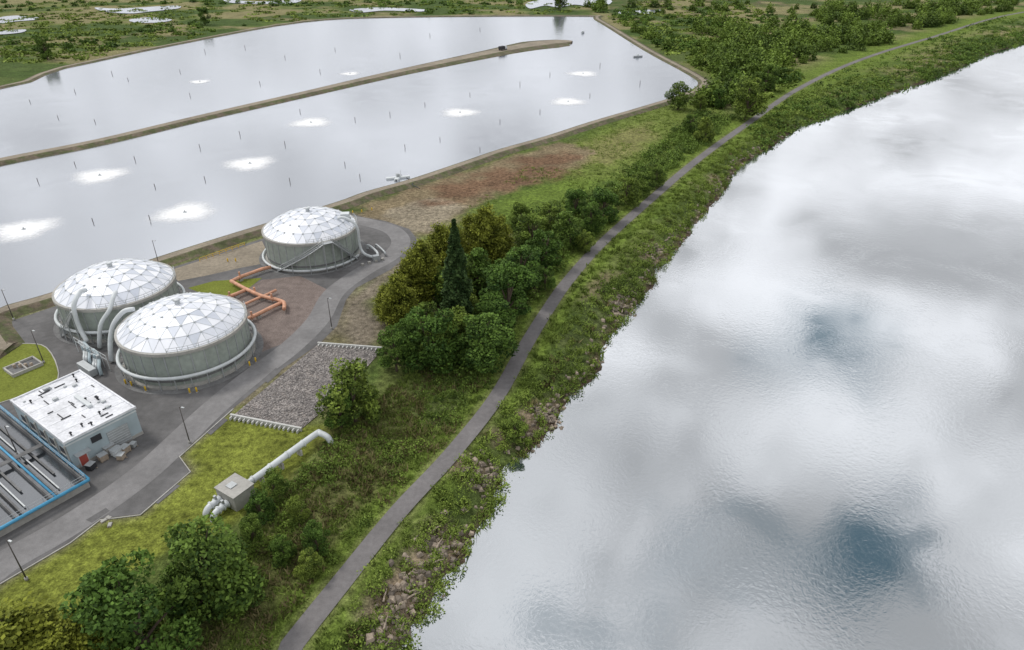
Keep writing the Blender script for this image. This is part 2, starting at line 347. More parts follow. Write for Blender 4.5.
# ------------------------------------------------------------------ tanks
TR=11.7
def onrim(c,ang,r,z): return (c[0]+r*math.cos(math.radians(ang)),c[1]+r*math.sin(math.radians(ang)),z)
def tank(cx,cy,R=TR,hw=7.6,rise=4.1,seed=0,pipe=True):
    e=empty('domed_water_tank',cx,cy); n=96; r=np.random.default_rng(seed)
    def lathe(name,prof,m,sm=False):
        V=[];Fc=[];k=len(prof)
        for i in range(n):
            w=2*math.pi*i/n
            for q,z in prof: V.append((cx+q*math.cos(w),cy+q*math.sin(w),z))
        for i in range(n):
            j=(i+1)%n
            for a_ in range(k-1): Fc.append((i*k+a_,j*k+a_,j*k+a_+1,i*k+a_+1))
        return obj(name,V,Fc,m,e,smooth=sm)
    lathe('pad',[(R+2.2,0),(R+2.2,.07),(R+.8,.07)],M['darkconc'])
    lathe('base_slab',[(R+.8,0),(R+.8,.45),(R,.45)],M['concrete'])
    lathe('wall',[(R,.2),(R,hw)],M['tankwall'],True)
    lathe('ring_beam',[(R,hw-.7),(R+.35,hw-.6),(R+.35,hw),(R-.3,hw+.05)],M['concrete'])
    lathe('lower_band',[(R,1.2),(R+.12,1.2),(R+.12,1.6),(R,1.6)],M['darkconc'])
    parts=[]
    for i in range(32):
        w=2*math.pi*(i+.5)/32; parts.append(boxg((cx+(R+.02)*math.cos(w),cy+(R+.02)*math.sin(w),hw/2),(.14,.2,hw-1.2),w))
    obj('panel_seams',*merge(parts),M['steel'],e)
    K=5; Rr=R-.1; S=(Rr*Rr+rise*rise)/(2*rise); V=[(cx,cy,hw+rise)]; st=[0]; rot=r.random()
    for i in range(1,K+1):
        st.append(len(V)); q=Rr*i/K; z=hw+.05+rise-(S-math.sqrt(S*S-q*q))
        for j in range(6*i):
            w=2*math.pi*(j/(6*i))+rot; V.append((cx+q*math.cos(w),cy+q*math.sin(w),z))
    T=[]
    for i in range(1,K+1):
        for s in range(6):
            for j in range(i):
                a0=st[i]+(s*i+j)%(6*i); a1=st[i]+(s*i+j+1)%(6*i)
                b0=st[i-1]+((s*(i-1)+j)%(6*(i-1)) if i>1 else 0)
                T.append((a0,a1,b0,0))
                if j<i-1:
                    b1=st[i-1]+(s*(i-1)+j+1)%(6*(i-1)); T.append((a1,b1,b0,1))
    FV=[];FT=[];tt=[]
    for t in T:
        o=len(FV); FV+= [V[k] for k in t[:3]]; FT.append((o,o+1,o+2)); c=float(np.clip(r.normal(.85 if t[3]==0 else .4,.2),0,1)); tt+=[c]*3  # per-facet tint paints in the uneven sky reflection of the dome panels
    obj('dome_panels',FV,FT,M['dome'],e,tint=tt)
    ed=set()
    for t in T:
        for k in range(3): ed.add(tuple(sorted((t[k],t[(k+1)%3]))))
    obj('dome_ribs',*merge([tubeg([V[a_],V[b_]],.06,4,False) for a_,b_ in ed]),M['whitepipe'],e)
    obj('dome_hubs',*merge([tubeg([Vector(v)+Vector((0,0,-.02)),Vector(v)+Vector((0,0,.1))],.24,8) for v in V[:st[K]]]),M['steel'],e)
    tube('dome_vent',[(cx,cy,hw+rise),(cx,cy,hw+rise+.7),(cx,cy,hw+rise+.75),(cx,cy,hw+rise+.95)],[.5,.5,.75,.2],M['whitepipe'],e)
    if pipe:
        pts=[(cx+(R+1.0)*math.cos(w),cy+(R+1.0)*math.sin(w),2.7) for w in np.linspace(math.radians(150),math.radians(150+300),80)]
        tube('ring_duct',pts,.33,M['whitepipe'],e,seg=10)
        parts=[]
        for w in np.linspace(math.radians(152),math.radians(448),24):
            parts.append(boxg((cx+(R+.95)*math.cos(w),cy+(R+.95)*math.sin(w),1.2),(.16,.16,2.4),w))
            parts.append(boxg((cx+(R+.6)*math.cos(w),cy+(R+.6)*math.sin(w),2.35),(1.3,.12,.12),w))
        obj('duct_supports',*merge(parts),M['steel'],e)
    hp=[]
    for q in (hw+.55,hw+1.05): hp.append(tubeg([(cx+(R+.25)*math.cos(w),cy+(R+.25)*math.sin(w),q) for w in np.linspace(-1.4,.6,20)],.05,4))
    for w in np.linspace(-1.4,.6,14): hp.append(tubeg([(cx+(R+.25)*math.cos(w),cy+(R+.25)*math.sin(w),hw),(cx+(R+.25)*math.cos(w),cy+(R+.25)*math.sin(w),hw+1.05)],.05,4))
    obj('handrail',*merge(hp),M['steel'],e)
    return e
def stairs(e,c,a0,a1,r0,z0,z1,n=26):
    parts=[]
    for s in range(n):
        t=s/(n-1); a_=a0+(a1-a0)*t; z=z0+(z1-z0)*t; w=math.radians(a_)
        parts.append(boxg((c[0]+(r0+.6)*math.cos(w),c[1]+(r0+.6)*math.sin(w),z),(1.2,.36,.08),w))
    for rr in (r0+.05,r0+1.2):
        for dz in (-.1,.55,1.05):
            parts.append(tubeg([onrim(c,a0+(a1-a0)*t,rr,z0+(z1-z0)*t+dz) for t in np.linspace(0,1,14)],.12 if dz<0 else .05,4))
    for t in np.linspace(0,1,10):
        for rr in (r0+.05,r0+1.2):
            parts.append(tubeg([onrim(c,a0+(a1-a0)*t,rr,z0+(z1-z0)*t-.1),onrim(c,a0+(a1-a0)*t,rr,z0+(z1-z0)*t+1.05)],.05,4))
    for t in (.35,.7,1.0):
        p=onrim(c,a0+(a1-a0)*t,r0+1.2,0); parts.append(tubeg([p,(p[0],p[1],z0+(z1-z0)*t)],.11,6))
    obj('staircase',*merge(parts),M['steel'],e)
c1=(-86.2,134.8); c2=(-64.7,118.0); c3=(-52.3,168)
t1=tank(*c1,seed=1); t2=tank(*c2,seed=2); t3=tank(*c3,seed=3,pipe=False)
stairs(t3,c3,-118,-62,TR+.3,.3,7.5); stairs(t3,c3,-20,-52,TR+.3,.3,7.5)
box('landing',onrim(c3,-57,TR+1.0,7.5),(1.6,2.4,.12),math.radians(-57),M['steel'],t3)
tube('low_pipe',[(*onrim(c3,a_,TR+1.1,0)[:2],.8) for a_ in range(-190,-10,8)],.3,M['whitepipe'],t3)
tube('dome_duct',[onrim(c3,-10,8,10.2),onrim(c3,-10,9.5,10.6),onrim(c3,-10,12,9.4),onrim(c3,-10,13,7.5),onrim(c3,-10,13.0,3),onrim(c3,-12,14.4,1.0),onrim(c3,-16,18,.9)],.36,M['whitepipe'],t3,sm=5)
box('fan_housing',onrim(c3,8,9.2,9.9),(2.2,1.9,1.6),math.radians(8),M['whitepipe'],t3,bevel=.08)
box('fan_plinth',onrim(c3,8,9.2,9.0),(2.6,2.3,.5),math.radians(8),M['steel'],t3)
tube('dome_duct',[onrim(c1,-98,8.5,10.3),onrim(c1,-98,10.2,10.6),onrim(c1,-98,12.6,9.0),onrim(c1,-98,13.2,6.5),onrim(c1,-97,13.4,3.8),onrim(c1,-92,14.2,1.4)],.46,M['whitepipe'],t1,sm=5)
tube('dome_duct_b',[onrim(c1,-60,9.6,9.8),onrim(c1,-63,11.4,9.6),onrim(c1,-68,13.2,7.8),onrim(c1,-76,14.4,5.6),onrim(c1,-80,15.0,2.5),onrim(c1,-82,15.0,.4)],.42,M['whitepipe'],t1,sm=5)
tube('crossover_duct',[onrim(c2,172,9.6,9.7),onrim(c2,176,11.4,9.5),onrim(c2,182,13.2,7.6),onrim(c2,186,14.2,5),onrim(c2,190,14.6,2.4),onrim(c2,192,14.8,.4)],.46,M['whitepipe'],t2,sm=5)
stairs(t1,c1,-130,-102,TR+.3,.3,7.5)
pg=empty('process_pipework',-83,113)
for k in range(6):
    bx,by=-86+k*1.1,117.5-k*.9; z=1.0+.4*(k%3)
    tube('pipe_%d'%k,[(bx-3,by+4,z),(bx-1,by+2,z),(bx+.6,by-.6,z),(bx+1.4,by-2.2,z),(bx+1.6,by-2.6,.2)],.28+.05*(k%2),[M['whitepipe'],M['steel'],M['bwall']][k%3],pg,sm=4)
    box('valve_%d'%k,(bx,by+.4,z+.6),(.6,.6,.8),.9,M['steel'] if k%2 else M['bwall'],pg,bevel=.05)
box('manifold',( -82,111.5,.9),(5,1.4,1.5),math.radians(144),M['steel'],pg,bevel=.08)
pl=[]
for q in (2.6,3.5): pl.append(tubeg([(-88,119,q),(-78,112,q)],.05,4))
for k in range(7): pl.append(tubeg([(-88+k*10/6,119-k*7/6,0),(-88+k*10/6,119-k*7/6,3.5)],.07,4))
obj('pipe_rack',*merge(pl),M['whitepipe'],pg)
pe=empty('valve_station',-35,165)
tube('header_pipe',[(-38.5,170,.3),(-38.5,170,1.3),(-37.5,169,1.5),(-35.5,166,1.5),(-34.8,164.6,1.2),(-34.8,164.4,.2)],.3,M['whitepipe'],pe,sm=4)
tube('header_pipe_b',[(-36.5,171,.3),(-36.3,170.8,1.2),(-34.5,168,1.3),(-33.2,166,1.0),(-33.1,165.8,.2)],.25,M['steel'],pe,sm=4)
box('control_box',(-35,163,.8),(1.6,1.2,1.6),.4,M['steel'],pe,bevel=.06)
for k in range(4):
    box('plinth_%d'%k,(-38+k*1.5,160.2+k*1.1,.3),(.7,.7,.6),.6,M['concrete'],pe,bevel=.05)
# salmon pipes
po=empty('coated_pipeline',*G(258,292))
def gp3(l,z): return [(*G(a_,b_,z),z) for a_,b_ in l]
tube('pipe_a',gp3([(232,281),(240,277),(262,269),(271,267)],1.0),.42,M['orange'],po,seg=12)
tube('pipe_b',gp3([(231,281),(246,289),(262,296),(278,300),(284,303),(284,309)],1.1),.44,M['orange'],po,sm=4)
tube('pipe_c',gp3([(222,299),(236,294),(248,289)],1.0),.4,M['orange'],po)
tube('pipe_d',gp3([(243,321),(258,314),(272,307),(283,302)],1.0),.42,M['orange'],po)
tube('pipe_e',gp3([(232,311),(243,305),(256,299),(268,294),(276,290)],.9),.3,M['orange'],po)
pp=[]
for a_,b_ in [(240,277),(262,269),(246,289),(262,296),(278,300),(236,294),(258,314),(243,321),(243,305),(268,294)]:
    x,y=G(a_,b_,1); pp.append(boxg((x,y,.3),(.9,1.0,.6),.9))
obj('saddles',*merge(pp),M['concrete'],po)
pp=[]
for a_,b_ in [(240,277),(255,292.5),(272,299),(252,317),(230,297)]:
    x,y=G(a_,b_,1); pp.append(tubeg([(x-.1,y,1),(x+.1,y+.1,1)],.65,12)); pp.append(boxg((x,y,1.9),(.4,.4,.9),.5))
obj('valve_flanges',*merge(pp),M['orange'],po)
# ------------------------------------------------------------------ service building
A=math.radians(54); av=np.array([math.cos(A),math.sin(A)]); bv=np.array([-math.sin(A),math.cos(A)])
c0=np.array([-69.4,83.8]); La,Lb,hb=11.2,18.6,5.4
def bp_(a_,b_): p=c0+av*a_+bv*b_; return p[0],p[1]
eb=empty('service_building',*bp_(La/2,Lb/2))
def bbox(name,a_,b_,z,sa,sb,sz,m,bevel=0):
    x,y=bp_(a_,b_); return box(name,(x,y,z),(sa,sb,sz),A,m,eb,bevel)
bbox('walls',La/2,Lb/2,hb/2,La,Lb,hb,M['bwall'])
bbox('plinth',La/2,Lb/2,.3,La+.12,Lb+.12,.6,M['concrete'])
bbox('roof_deck',La/2,Lb/2,hb+.06,La+.1,Lb+.1,.12,M['roof'])
for nm,a_,b_,sa,sb in [('parapet_1',La/2,.0,La+.4,.3),('parapet_2',La/2,Lb,La+.4,.3),('parapet_3',0,Lb/2,.3,Lb-.3),('parapet_4',La,Lb/2,.3,Lb-.3)]:
    bbox(nm,a_,b_,hb+.13,sa,sb,.45,M['roof'],.03)
rr=np.random.default_rng(5)
for k in range(40):
    a_,b_=rr.uniform(1,La-1),rr.uniform(1,Lb-1); s=rr.uniform(.2,.7)
    if k%4==0: bbox('roof_unit_%d'%k,a_,b_,hb+.12+s*.4,s*1.6,s*1.1,s*.8,M['steel'],.03)
    elif k%4==1:
        x,y=bp_(a_,b_); tube('roof_vent_%d'%k,[(x,y,hb+.1),(x,y,hb+.6),(x,y,hb+.62),(x,y,hb+.8)],[.12,.12,.25,.1],M['dark'],eb,8)
    elif k%4==2: bbox('roof_hatch_%d'%k,a_,b_,hb+.22,s*2.6,.16,.12,M['dark'])
    else: bbox('roof_conduit_%d'%k,a_,b_,hb+.2,.14,s*3.2,.1,M['dark'])
for k in range(5): bbox('roof_seam_%d'%k,La/2,Lb*(k+1)/6,hb+.135,La-.4,.06,.02,M['steel'])
bbox('roof_duct',La*.62,Lb*.45,hb+.4,.7,5.0,.5,M['whitepipe'],.05)
bbox('door_frame',1.6,-.02,1.25,1.5,.14,2.4,M['whitepipe']); bbox('red_door',1.6,-.07,1.2,1.15,.14,2.15,M['red'])
bbox('roller_door',7.6,-.03,1.9,3.4,.16,3.4,M['steel'])
for k in range(7): bbox('roller_slat_%d'%k,7.6,-.12,.5+k*.47,3.3,.04,.06,M['whitepipe'])
bbox('louvre',4.3,-.04,3.6,1.6,.12,1.1,M['dark'])
bbox('canopy',1.6,-.6,2.75,2.2,1.2,.12,M['steel'])
bbox('band',La/2,Lb/2,hb-.55,La+.1,Lb+.1,.25,M['whitepipe'])
for k in range(5):
    bbox('window_%d'%k,-.03,2.2+k*3.4,3.0,.12,1.6,1.1,M['dark']); bbox('window_sill_%d'%k,-.08,2.2+k*3.4,2.36,.2,1.9,.1,M['concrete'])
    bbox('pilaster_%d'%k,-.1,.5+k*3.4,2.3,.25,.35,4.5,M['concrete'])
for k,(px,py,s,m) in enumerate([(104,460,1.3,'wood'),(110,452,1.6,'concrete'),(118,455,1.5,'whitepipe'),(126,452,1.3,'wood'),(92,469,1.2,'dark'),(134,447,.9,'steel'),(122,459,1.1,'wood')]):
    x,y=G(px,py); e=empty('equipment_crate',x,y)
    box('body',(x,y,.15+s*.4),(s,s*.9,s*.8),A+.1*k,M[m],e,.04); 
    for q in (-.35,.35): box('skid_%d'%int(q>0),(x+q*math.cos(A)*s,y+q*math.sin(A)*s,.075),(.12,s*.9,.15),A+.1*k,M['wood'],e)
    box('lid',(x,y,.18+s*.8),(s*1.06,s*.96,.06),A+.1*k,M['steel'],e)
# ------------------------------------------------------------------ clarifier basins
K0=np.array([-65.3,79.9])
def kp(a_,b_): p=K0-av*a_+bv*b_; return p[0],p[1]
ek=empty('clarifier_basin',*kp(12,15))
def kbox(name,a_,b_,z,sa,sb,sz,m,bevel=0):
    x,y=kp(a_,b_); return box(name,(x,y,z),(sa,sb,sz),A,m,ek,bevel)
LA,LB=24,34
kbox('floor_water',LA/2,LB/2,.25,LA,LB,.3,M['basin'])
kbox('wall_se',LA/2,.0,.65,LA+.4,.45,1.3,M['concrete']); kbox('wall_nw',LA/2,LB,.65,LA+.4,.45,1.3,M['concrete'])
off=[0,3.9,4.8,8.7,9.6,13.5,14.4,18.3,19.2,24]
for k,o in enumerate(off): kbox('channel_wall_%d'%k,o,LB/2,.62,.26,LB-.45,1.24,M['darkconc'])
kbox('walkway',LA/2,14.5,1.33,LA,1.0,.08,M['darkconc'])
for k in range(5):
    kbox('weir_%d'%k,1.9+k*4.8,LB/2+2,.7,.3,LB-9,.18,M['darkconc']); kbox('weir_b%d'%k,3.0+k*4.8,LB/2-2,.7,.2,LB-9,.14,M['steel'])
x=[(*kp(-.35,LB),1.55),(*kp(-.35,-.2),1.55)]; tube('blue_pipe_edge',x,.22,M['blue'],ek)
x=[(*kp(-.35,-.45),1.55),(*kp(LA,-.45),1.55)]; tube('blue_pipe_end',x,.26,M['blue'],ek)
tube('blue_pipe_inner',[(*kp(4.35,LB),1.45),(*kp(4.35,0),1.45)],.18,M['blue'],ek)
pr=[]
for q in (2.0,2.5): pr+= [tubeg([(*kp(-.1,LB),q),(*kp(-.1,0),q)],.04,4),tubeg([(*kp(0,-.1),q),(*kp(LA,-.1),q)],.04,4)]
for k in range(18): x_=kp(-.1,k*LB/17); pr.append(tubeg([(*x_,1.2),(*x_,2.5)],.04,4))
for k in range(13): x_=kp(k*LA/12,-.1); pr.append(tubeg([(*x_,1.2),(*x_,2.5)],.04,4))
obj('handrails',*merge(pr),M['steel'],ek)
x,y=G(24,368); ev=empty('valve_pit',x,y)
for k,(dx,dy,sx,sy) in enumerate([(-2.6,0,.3,4),(2.6,0,.3,4),(0,-2,5.5,.3),(0,2,5.5,.3),(0,0,.25,3.7)]):
    xx=x+dx*av[0]-dy*av[1]; yy=y+dx*av[1]+dy*av[0]; box('wall_%d'%k,(xx,yy,.35),(sx,sy,.7),A,M['concrete'],ev,.02)
box('pit_cover',(x,y,.2),(5,3.7,.2),A,M['darkconc'],ev)
for k in range(4): box('pipe_stub_%d'%k,(x-1.5+k,y-.3+k*.2,.6),(.5,.5,.8),A,M['wood'],ev,.08)
# ------------------------------------------------------------------ biofilter bed
e=empty('cobble_filter_bed',*G(310,385))
bq=GL([(233,416),(318,345),(382,350),(348,390),(302,429)])
o=sheet('bed',bq,.12,M['cobble'],e)
def teeth(a_,b_,n):
    p,q=np.array(G(*a_)),np.array(G(*b_)); w=math.atan2(*(q-p)[::-1]); L=np.linalg.norm(q-p); parts=[boxg((*((p+q)/2),.35),(L,.35,.7),w)]
    for i in range(n):
        c=p+(q-p)*(i+.5)/n; nrm=np.array([math.sin(w),-math.cos(w)])*.5; parts.append(boxg((*(c+nrm),.25),(.2,.8,.5),w))
    return parts
obj('headwalls',*merge(teeth((231,417),(302,431),16)+teeth((318,345),(383,350),16)),mat('pale_concrete',(.5,.5,.48),.8,[(1,.1)]),e)
bx=np.array(bq); lo,hi=bx.min(0),bx.max(0)
xy=rng.uniform(lo,hi,(14000,2)); xy=xy[sdf(xy[:,0],xy[:,1],bq)>.2][:5200]
def stones(name,xy,z,s,m,parent=None):
    V=[];Tn=[]
    base=np.array([(-1,-1,-.5),(1,-1,-.5),(1,1,-.5),(-1,1,-.5),(-.6,-.6,.6),(.6,-.6,.6),(.6,.6,.6),(-.6,.6,.6)])
    Fq=[(4,5,6,7),(0,1,5,4),(1,2,6,5),(2,3,7,6),(3,0,4,7)]
    for i in range(len(xy)):
        w=rng.uniform(0,6.28); b=base*rng.uniform(.6,1.25,(8,3))*s[i]*np.array([1,rng.uniform(.6,1),.7]); c_,s_=math.cos(w),math.sin(w)
        b=np.stack([b[:,0]*c_-b[:,1]*s_,b[:,0]*s_+b[:,1]*c_,b[:,2]],1)+np.array([xy[i,0],xy[i,1],z[i]]); t=rng.random()
        for f in Fq: V.append(b[list(f)]); Tn.append(t)
    o=quads(name,np.array(V),[m],tint=Tn); par(o,parent); return o
so=stones('cobbles',xy,np.full(len(xy),.17),rng.uniform(.1,.26,len(xy)),mat('cobble_stone',(.15,.14,.135),.9,[(.6,.25)],col2=(.36,.33,.31),tint='tint'),e)
# ------------------------------------------------------------------ white outfall pipe + valve chamber
x0,y0=G(238,500); x1,y1=G(312,434,2.2)
e=empty('outfall_pipeline',x0,y0)
d=np.array([x1-x0,y1-y0]); L=np.linalg.norm(d); d/=L; wv=math.atan2(d[1],d[0]); nn=np.array([d[1],-d[0]])
box('valve_chamber',(x0,y0,1.4),(3.6,4.2,2.8),wv,M['concrete'],e,.06)
box('chamber_lid',(x0,y0,2.86),(3.8,4.4,.14),wv,M['concrete'],e,.03)
box('chamber_hatch',(x0-.4,y0,3.0),(1.2,1.2,.14),wv,M['steel'],e)
tube('main_pipe',[(x0+d[0]*1.6,y0+d[1]*1.6,1.6),(x1,y1,1.7),(x1+d[0]*1.2+nn[0]*.6,y1+d[1]*1.2+nn[1]*.6,1.7),(x1+d[0]*1.6+nn[0]*1.8,y1+d[1]*1.6+nn[1]*1.8,1.2),(x1+d[0]*1.7+nn[0]*2.4,y1+d[1]*1.7+nn[1]*2.4,.0)],.52,M['whitepipe'],e,16,sm=5)
for k in range(3):
    t=.3+.25*k; q=(x0+d[0]*L*t,y0+d[1]*L*t); box('saddle_%d'%k,(*q,.55),(.4,1.0,1.1),wv,M['concrete'],e)
for k in range(4):
    t=.2+.22*k; q=(x0+d[0]*L*t,y0+d[1]*L*t); tube('flange_%d'%k,[(*q,1.64),(q[0]+d[0]*.2,q[1]+d[1]*.2,1.64)],.64,M['whitepipe'],e,16)
for k,s in enumerate((-1.3,.4)):
    q=np.array([x0,y0])+nn*s; f=q-d*1.7; g=q-d*4.0
    tube('inlet_%d'%k,[(*f,1.1),(*(f-d*1.5),1.1),(*(g),1.0),(*(g-d*.5),.5),(*(g-d*.6),-.2)],.48,M['whitepipe'],e,14,sm=4)
    for j in range(3):
        r_=q-d*(1.9+.75*j); tube('inlet_flange_%d_%d'%(k,j),[(*r_,1.1),(*(r_-d*.2),1.1)],.66,M['whitepipe'],e,14)
    box('actuator_%d'%k,(*(q-d*2.6),1.9),(.4,.4,.8),wv,M['steel'],e,.05)
for k,(px,py) in enumerate([(104,521),(110,525),(109,518)]):
    x,y=G(px,py); e=empty('paving_slab',x,y); box('slab',(x,y,.1),(.8,.5,.2),A+k*.9,M['concrete'],e,.03); box('slab_edge',(x,y,.03),(1.0,.6,.06),A+k*.9,M['gravel'],e)
for px,py,h in [(14,320,7.5),(160,268,7.5),(332,329,7.5),(190,443,7.5),(44,363,7.5),(27,580,7.5),(300,235,6),(18,455,6)]:
    x,y=G(px,py); e=empty('street_lamp',x,y)
    tube('base',[(x,y,0),(x,y,.5)],.22,M['concrete'],e,10); tube('pole',[(x,y,.4),(x,y,h)],[.1,.06],M['post'],e,8)
    tube('arm',[(x,y,h-.1),(x+.5,y-.2,h+.1)],.05,M['post'],e,6); box('lamp_head',(x+.7,y-.3,h+.08),(.6,.28,.14),-.35,M['steel'],e,.04)
for px,py in [(190,393),(197,392),(132,386),(126,384),(146,391),(57,397),(62,394),(236,262),(228,262),(353,214),(362,213),(372,211),(250,366),(256,362)]:
    x,y=G(px,py); e=empty('bollard',x,y); tube('post',[(x,y,0),(x,y,1.0),(x,y,1.1)],[.16,.16,.05],M['yellow'],e,10); tube('collar',[(x,y,0),(x,y,.1)],.26,M['concrete'],e,10)
x0,y0=G(200,262); e=empty('guard_rail',x0,y0); x1,y1=G(245,246)
pr=[tubeg([(x0,y0,q),(x1,y1,q)],.06,5) for q in (.55,1.05)]+[tubeg([(x0+(x1-x0)*t,y0+(y1-y0)*t,0),(x0+(x1-x0)*t,y0+(y1-y0)*t,1.1)],.06,5) for t in np.linspace(0,1,8)]
obj('rails',*merge(pr),M['yellow'],e)
# ------------------------------------------------------------------ lagoon furniture
for px,py in [(24,230),(185,213),(100,176),(250,164),(311,123),(460,113),(568,102),(583,74),(350,74),(200,82)]:
    x,y=G(px,py); e=empty('floating_aerator',x,y,.15); R=9.5; n=40; V=[(x,y,.2)];T_=[1.15];Fc=[]
    if py in (74,82) and px<400: R=6
    for k,q in enumerate((.3,.6,.9,1.3)):
        for i in range(n):
            w=2*math.pi*i/n; rr_=R*q*(1+.10*math.sin(3*w+px)+.05*math.sin(7*w)); V.append((x+rr_*math.cos(w),y+rr_*math.sin(w),.2)); T_.append([.95,.66,.3,-.3][k])
    for i in range(n):
        j=(i+1)%n; Fc.append((0,1+i,1+j))
        for k in range(3): Fc.append((1+k*n+i,1+(k+1)*n+i,1+(k+1)*n+j,1+k*n+j))
    obj('foam',V,Fc,M['foam'],e,tint=T_)
    tube('float',[(x,y,.1),(x,y,.4),(x,y,.45)],[.6,.6,.3],M['whitepipe'],e,12); tube('motor',[(x,y,.45),(x,y,.8)],.2,M['steel'],e,10)
V,f=merge([tubeg([(0,0,0),(0,0,1.3)],[.12,.10],6),tubeg([(0,0,1.3),(0,0,1.4)],[.15,.05],6)])
pm=bpy.data.meshes.new('mooring_post'); pm.from_pydata([tuple(v) for v in V],[],f); pm.materials.append(M['post'])
posts=[(30,102),(75,92),(128,80),(180,72),(285,58),(335,50),(430,36),(480,30),(95,122),(112,74),(245,48),(205,52),(58,118),(190,96),(260,84),(320,72),(400,56),(38,182),(93,222),(75,165),(135,160),(200,148),(240,135),(300,112),(155,187),(205,180),(345,165),(405,148),(440,140),(285,145),(390,115),(425,105),(470,95),(520,85),(550,75),(600,66),(500,122),(540,112),(590,96),(640,84),(355,120),(290,182),(150,220),(360,178),(480,150)]
for px,py in posts:
    x,y=G(px,py,.2); o=link(bpy.data.objects.new('mooring_post',pm)); o.location=(x,y,.1); o.rotation_euler=(random.uniform(-.06,.06),random.uniform(-.06,.06),random.random()*3); s=1+max(0,(y-250))*.0012; o.scale=(s,s,s*random.uniform(.8,1.2))
def boat(px,py,w,L=6):
    x,y=G(px,py,.2); e=empty('work_boat',x,y); c_,s_=math.cos(w),math.sin(w)
    sec=[(-.5,.8),(-.2,1),(.2,.95),(.4,.55),(.5,.08)]; V=[];Fc=[]
    for t,b in sec:
        for yy,zz in ((-b,.7),(-b*.6,.05),(b*.6,.05),(b,.7)): xx=t*L; V.append((x+xx*c_-yy*s_,y+xx*s_+yy*c_,.15+zz))
    for i in range(4):
        for j in range(3): Fc.append((i*4+j,(i+1)*4+j,(i+1)*4+j+1,i*4+j+1))
    Fc+=[(0,1,2,3),(16,17,18,19)]; obj('hull',V,Fc,M['steel'],e)
    box('deck',(x,y,.7),(L*.7,1.4,.08),w,M['dark'],e); box('cabin',(x-.6*c_,y-.6*s_,1.35),(1.7,1.2,1.2),w,M['whitepipe'],e,.08)
boat(638,57,.4,7)
boat(583,33,1.2,6)
x,y=G(398,178,.2); e=empty('pump_barge',x,y)
for k,(w,L) in enumerate([(.3,8),(1.5,6)]):
    for q in (-.5,.5): tube('pontoon_%d_%d'%(k,int(q>0)),[(x-L/2*math.cos(w)-q*math.sin(w),y-L/2*math.sin(w)+q*math.cos(w),.3),(x+L/2*math.cos(w)-q*math.sin(w),y+L/2*math.sin(w)+q*math.cos(w),.3)],.3,M['whitepipe'],e,10)
    box('deck_%d'%k,(x,y,.63+.05*k),(L,1.3,.1),w,M['whitepipe'],e)
box('pump',(x,y,1.2),(1.2,1.0,1.0),.5,M['steel'],e,.08); tube('mast',[(x+1,y,.7),(x+1,y,3)],.06,M['steel'],e,6)
tube('hose',[(x+3,y-1,.6),(x+6,y-5,.4),(x+6,y-9,.9),(x+9,y-13,.9)],.15,M['dark'],e,8,sm=4)
x,y=G(503,50,1.2); e=empty('parked_truck',x,y); w=.9
def tb(n_,dx,z,s,m): box(n_,(x+dx*math.cos(w),y+dx*math.sin(w),1.2+z),s,w,m,e,.08)
tb('cargo_body',-1.3,1.7,(4.6,2.3,1.9),M['dark']); tb('cab',2.3,1.4,(1.8,2.2,1.9),M['whitepipe']); tb('windscreen',3.15,1.8,(.2,1.9,.7),M['dark']); tb('chassis',0,.6,(6.6,1.6,.3),M['dark'])
for k,dx in enumerate((-2.6,2.2)):
    for s in (-1,1):
        cx=x+dx*math.cos(w)-s*math.sin(w); cy=y+dx*math.sin(w)+s*math.cos(w)
        tube('wheel_%d_%d'%(k,s>0),[(cx+.2*math.sin(w),cy-.2*math.cos(w),1.65),(cx-.2*math.sin(w),cy+.2*math.cos(w),1.65)],.48,M['dark'],e,14)
